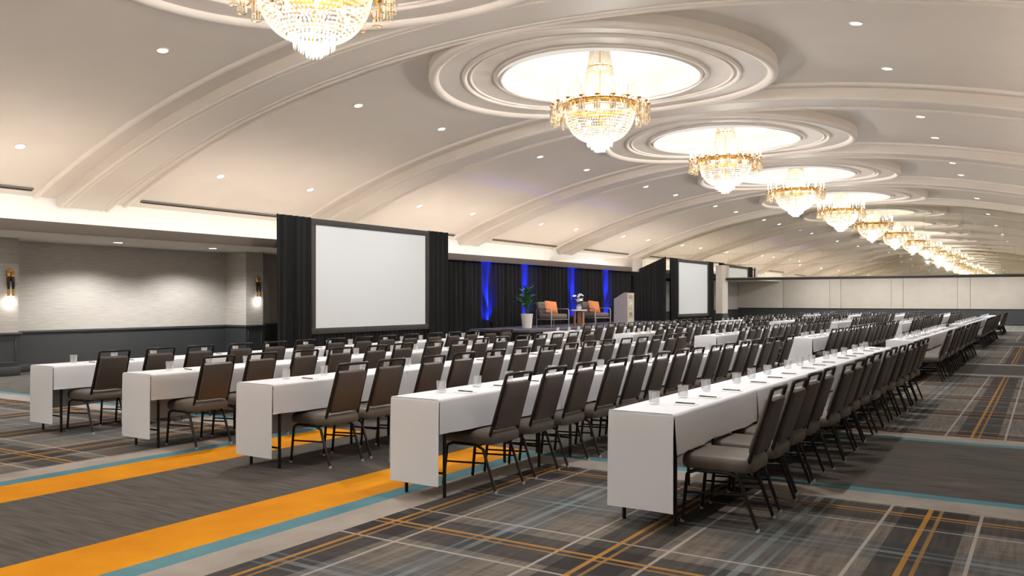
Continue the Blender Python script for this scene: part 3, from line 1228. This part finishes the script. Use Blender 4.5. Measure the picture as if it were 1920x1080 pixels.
put('lettering', txt.mesh('lettering', M['ink'], 0), lt)
lg = MB().tube([(-.05, D0 - .010, .64), (0, D0 - .010, .72), (.05, D0 - .010, .64)], .008, 5)
lg.box(-.08, .08, D0 - .012, D0 - .006, .60, .612)
put('emblem', lg.mesh('emblem', plain('emblem_grey', srgb(170, 172, 176), .4), 0), lt)
mb = MB().tube([(0, D0 + .1, 1.16), (0, D0 + .12, 1.30), (0, D0 + .2, 1.42)], .006, 6)
put('microphone', mb.mesh('microphone', M['black'], 50), lt)
tag(lt, 'grey lectern with slanted sides and a printed front sign', 'lectern')

# ================================================================== SEATING
ROWY = [2.285, 4.06, 5.965, 7.79, 9.62]
FOOTY = [1.587, 3.58, 5.36, 7.18, 8.97]      # line of the rear chair feet
ROWN = ['rear row', 'fourth row from stage', 'middle row', 'second row from stage', 'front row by stage']
BLKN = ['orange-carpet block', 'second block', 'third block', 'block under mirror']
SEGX = [5.17, 16.87, 28.80, 40.70]
ROWX = [5.21, 5.03, 5.13, 5.19, 5.23]        # where each row of the first block starts
TL, TW, TH = 1.83, .46, .75


def ntab(seg, row):
    return 5 if seg < 3 else (3 if row == 0 else 4)


# banquet chair: faces +Y, origin on the floor between the rear feet
def chair_parts():
    p = {}
    # seat cushion with a domed top
    mb = MB()
    n = 10
    vs, fs = [], []
    x0, y0, y1 = .215, .05, .53
    rings = []
    for z, ins, dome in ((.368, .02, 0), (.372, .004, 0), (.385, -.004, 0), (.42, -.006, 0), (.445, .0, 0), (.46, .012, 0), (.471, .05, 0), (.477, .14, 0)):
        w = x0 - ins
        a, b = y0 + ins, y1 - ins
        rc = max(.012, .06 - ins * .5)
        ring = []
        for cx_, cy_, st_ in ((w - rc, b - rc, 0), (-w + rc, b - rc, 90), (-w + rc, a + rc, 180), (w - rc, a + rc, 270)):
            for j in range(4):
                t_ = math.radians(st_ + 30 * j)
                ring.append((cx_ + rc * math.cos(t_), cy_ + rc * math.sin(t_), z))
        rings.append(ring)
    m = 16
    for r in rings:
        vs += r
    for i in range(len(rings) - 1):
        for j in range(m):
            fs.append((i * m + j, i * m + (j + 1) % m, (i + 1) * m + (j + 1) % m, (i + 1) * m + j))
    fs += [tuple(range(m - 1, -1, -1)), tuple((len(rings) - 1) * m + j for j in range(m))]
    p['seat'] = MB().add(vs, fs)
    # leaning back: T maps back-plane coordinates (x, depth, height along back)
    ang = math.atan2(.145, .47)
    T = Matrix.Translation((0, .075, .45)) @ Matrix.Rotation(ang, 4, 'X')
    bk = MB().box(-.178, .178, -.03, .034, .035, .428, .024)
    bk.v = [tuple(T @ Vector((x * (1 - .02 * (z - .035) / .393), y, z))) for x, y, z in bk.v]
    p['backrest'] = bk
    fr = MB()
    tp = .495
    path = [(-.196, 0, -.07), (-.188, 0, .2), (-.184, 0, tp - .008), (-.176, 0, tp), (.176, 0, tp), (.184, 0, tp - .008), (.188, 0, .2), (.196, 0, -.07)]
    fr.tube([tuple(T @ Vector(q)) for q in path], .014, 8)
    p['back_frame'] = fr
    leg = []
    for s in (-1, 1):
        x = .20 * s
        leg.append(MB().tube([(x, .34, .359), (x, .43, .359), (x, .475, .342), (x, .49, .33), (x * 1.02, .525, .012)], .0125, 8))
        leg.append(MB().tube([(x, .34, .359), (x, .21, .359), (x, .165, .342), (x, .14, .33), (x * 1.02, .02, .012)], .0125, 8))
    p['leg'] = leg
    gl = []
    for s in (-1, 1):
        for y in (.526, .016):
            gl.append(MB().lathe([(.013, 0), (.014, .006), (.0125, .022)], 10, (.204 * s, y)))
    p['glide'] = [gl[0], gl[1], gl[2], gl[3]]
    st_ = []
    for s in (-1, 1):
        st_.append(MB().tube([(.202 * s, .504, .205), (.202 * s, .092, .225)], .008, 6))
    st_.append(MB().tube([(-.2, .2, .352), (.2, .2, .352)], .008, 6))
    st_.append(MB().tube([(-.2, .46, .352), (.2, .46, .352)], .008, 6))
    p['stretcher'] = st_
    return p


CP = chair_parts()
cm_seat = CP['seat'].mesh('seat', M['seat'], 40)
cm_back = CP['backrest'].mesh('backrest', M['back'], 40)
cm_frame = CP['back_frame'].mesh('back_frame', M['black'], 50)
cm_leg = [q.mesh('leg', M['black'], 50) for q in CP['leg']]
cm_glide = [q.mesh('foot_glide', M['glide'], 40) for q in CP['glide']]
cm_str = [q.mesh('stretcher', M['black'], 50) for q in CP['stretcher']]
under = MB()
for q in CP['leg'] + CP['stretcher'] + [CP['back_frame']]:
    under.add(q.v, q.f)
cm_under = under.mesh('frame', M['black'], 50)


def chair(loc, rz, seg, label):
    t = empty('banquet_chair', loc, rz)
    put('seat', cm_seat, t)
    put('backrest', cm_back, t)
    if seg < 2:
        put('back_frame', cm_frame, t)
        for i in range(4):
            l = put('leg', cm_leg[i], t)
            if seg == 0:
                put('foot_glide', cm_glide[i], l)
        for q in cm_str:
            put('stretcher', q, t)
    else:
        put('frame', cm_under, t)
    tag(t, label, 'chair', 'banquet chairs at the table rows')


# folding table
tt_me = MB().box(0, TL, -TW / 2, TW / 2, TH - .03, TH - .006, .004).mesh('table_top', M['tabletop'], 30)
tleg = MB().tube([(0, 0, TH - .03), (0, 0, .0)], .014, 8).mesh('leg', M['black'], 50)
tbar = MB()
tbar.tube([(0, -TW / 2 + .03, 0), (0, TW / 2 - .06, 0)], .01, 6)
tbar_me = tbar.mesh('crossbar', M['black'], 50)


def table(x, y, label, legx):
    t = empty('folding_table', (x, y, 0))
    put('table_top', tt_me, t)
    for xx in legx:
        for yy in (-TW / 2 + .03, TW / 2 - .06):
            put('leg', tleg, t, (xx, yy, 0))
        put('crossbar', tbar_me, t, (xx, 0, .18))
        put('crossbar', tbar_me, t, (xx, 0, TH - .05))
    tag(t, label, 'table', 'folding tables in rows')


def cloth_mesh(start, end, seed):
    """cloth over one table: short drop on the chair side, long drop on the stage side and on open ends"""
    rnd = random.Random(seed)
    mb = MB()
    w = TW / 2 + .008
    z = TH + .004
    r = .022
    th = .004

    def sheet(rows):
        n = len(rows[0])
        vs, fs = [], []
        for row in rows:
            vs.extend(row)
        for i in range(len(rows) - 1):
            for j in range(n - 1):
                a = i * n + j
                fs.append((a, a + 1, a + n + 1, a + n))
        mb.add(vs, fs)
    x0 = -.012 if start else .002
    x1 = TL + .012 if end else TL - .002
    nx = 14
    xs = [x0 + .004 * start + (x1 - x0 - .004 * start - .004 * end) * i / nx for i in range(nx + 1)]
    ph = [rnd.uniform(0, 6) for _ in range(4)]

    def wav(x, k):
        return .004 * math.sin(x * 5 + ph[k]) + .0025 * math.sin(x * 13 + ph[k + 1])
    prof = []   # (y, z, flutter) across the table
    zl, zs = .23, .49
    for q in (0, .3, .65):
        prof.append((-w - .008 * (1 - q), zs + (z - r - zs) * q, 1 - q, 0))
    for a in range(0, 4):
        t = PI / 2 * a / 3
        prof.append((-w + r - r * math.cos(t), z - r + r * math.sin(t), 0, 0))
    prof.append((0, z + .0, 0, 0))
    for a in range(3, -1, -1):
        t = PI / 2 * a / 3
        prof.append((w - r + r * math.cos(t), z - r + r * math.sin(t), 0, 2))
    for q in (.7, .35, 0):
        prof.append((w + .012 * (1 - q), zl + (z - r - zl) * q, 1 - q, 2))
    sheet([[(x, y + wav(x, k) * f * 2, zz + (wav(x, k) * .6 if f == 1 else 0)) for x in xs] for y, zz, f, k in prof])
    # end drops
    for on, xe, s in ((start, x0, -1), (end, x1, 1)):
        if not on:
            continue
        rows = []
        ys = [(-w + .004) + (2 * w - .008) * j / 8 for j in range(9)]
        for a in range(0, 4):
            t = PI / 2 * (1 - a / 3)
            rows.append([(xe - s * r + s * r * math.cos(t), y, z - r + r * math.sin(t)) for y in ys])
        for q in (.25, .5, .75, 1):
            zz = z - r + (.105 - (z - r)) * q
            rows.append([(xe + s * (.006 * q + .004 * q * math.sin(y * 9 + ph[2])), y * (1 + .01 * q) + .004, zz) for y in ys])
        sheet(rows)
    # give the cloth a back face
    n = len(mb.v)
    return mb


cl_me = {}
for key in ((1, 0), (0, 0), (0, 1)):
    for v_ in range(3):
        cl_me[key + (v_,)] = cloth_mesh(key[0], key[1], v_ + 3 * key[0] + 7 * key[1]).mesh('tablecloth', M['cloth'], 50)

gb = MB().lathe([(.030, .0), (.036, .004), (.041, .095), (.0385, .095), (.034, .016), (.001, .014)], 14, cap=False)
gb.add([(.030 * math.cos(2 * PI * j / 14), .030 * math.sin(2 * PI * j / 14), 0) for j in range(14)], [tuple(range(13, -1, -1))])
glass_me = gb.mesh('drinking_glass', M['glass'], 50)
pen_me = MB().tube([(0, -.072, .006), (0, -.066, .006), (0, .06, .006), (0, .074, .006)], .005, 6, rads=[.0015, .0048, .005, .004]).mesh('pen_barrel', M['pen'], 50)
clip_me = MB().box(-.0015, .0015, .02, .066, .0105, .0125).mesh('pen_clip', M['steel'], 0)
pad_me = MB().box(-.055, .055, -.075, .075, 0, .004, .0).mesh('notepad', M['pad'], 0)
ZT = TH + .0045

GX = (.42, .93, 1.45)
for seg in range(4):
    for row in range(5):
        nt = ntab(seg, row)
        yt = ROWY[row]
        where = '%s, %s' % (ROWN[row], BLKN[seg])
        xo = ROWX[row] if seg == 0 else SEGX[seg] + random.uniform(-.03, .03)
        for k in range(nt):
            x = xo + TL * k
            # legs stand in the gaps between chairs
            gaps = [SEGX[seg] + .49 + .587 * (q - .5) - x for q in range(3 * nt + 1)]
            gaps = [q for q in gaps if .05 < q < TL - .05]
            lx = (.10 if k == 0 else min(gaps, key=lambda q: abs(q - .1)), TL - (.03 if nt > 3 else .02) if k == nt - 1 else min(gaps, key=lambda q: abs(q - TL + .1)))
            table(x, yt, 'folding table under white cloth, %s toward the mirror, %s' % (ORD[k], where), lx)
            key = (1 if k == 0 else 0, 1 if k == nt - 1 else 0)
            o = put('tablecloth', cl_me[key + (random.randrange(3),)], None, (x, yt, 0))
            tag(o, 'white cloth on the %s table toward the mirror, %s' % (ORD[k], where), 'tablecloth', 'white tablecloths')
            for g_ in range(3):
                sidx = ORD[3 * k + g_]
                gx = x + GX[g_] + random.uniform(-.03, .03)
                gy = yt + .07 + random.uniform(-.02, .02)
                o = put('drinking_glass', glass_me, None, (gx, gy, ZT))
                tag(o, 'clear tumbler at the %s seat toward the mirror, %s' % (sidx, where), 'glass', 'tumblers on the tables')
                if seg < 3:
                    pd = put('notepad', pad_me, None, (gx + .10, yt - .115, ZT), random.uniform(-.06, .06))
                    tag(pd, 'white notepad at the %s seat toward the mirror, %s' % (sidx, where), 'notepad', 'notepads on the tables')
                    pn = empty('pen', (gx + .10 + random.uniform(-.01, .01), yt - .11, ZT + .0042), random.uniform(-.10, .10))
                    put('barrel', pen_me, pn)
                    put('clip', clip_me, pn)
                    tag(pn, 'black pen on the notepad, %s seat toward the mirror, %s' % (sidx, where), 'pen', 'pens on the notepads')
        nc = 3 * nt
        for k in range(nc):
            cxp = SEGX[seg] + .49 + .587 * k + random.uniform(-.02, .02)
            chair((cxp, FOOTY[row] + random.uniform(-.025, .025), 0), random.uniform(-.04, .04), seg,
                  'taupe padded banquet chair, %s toward the mirror, %s' % (ORD[k], where))
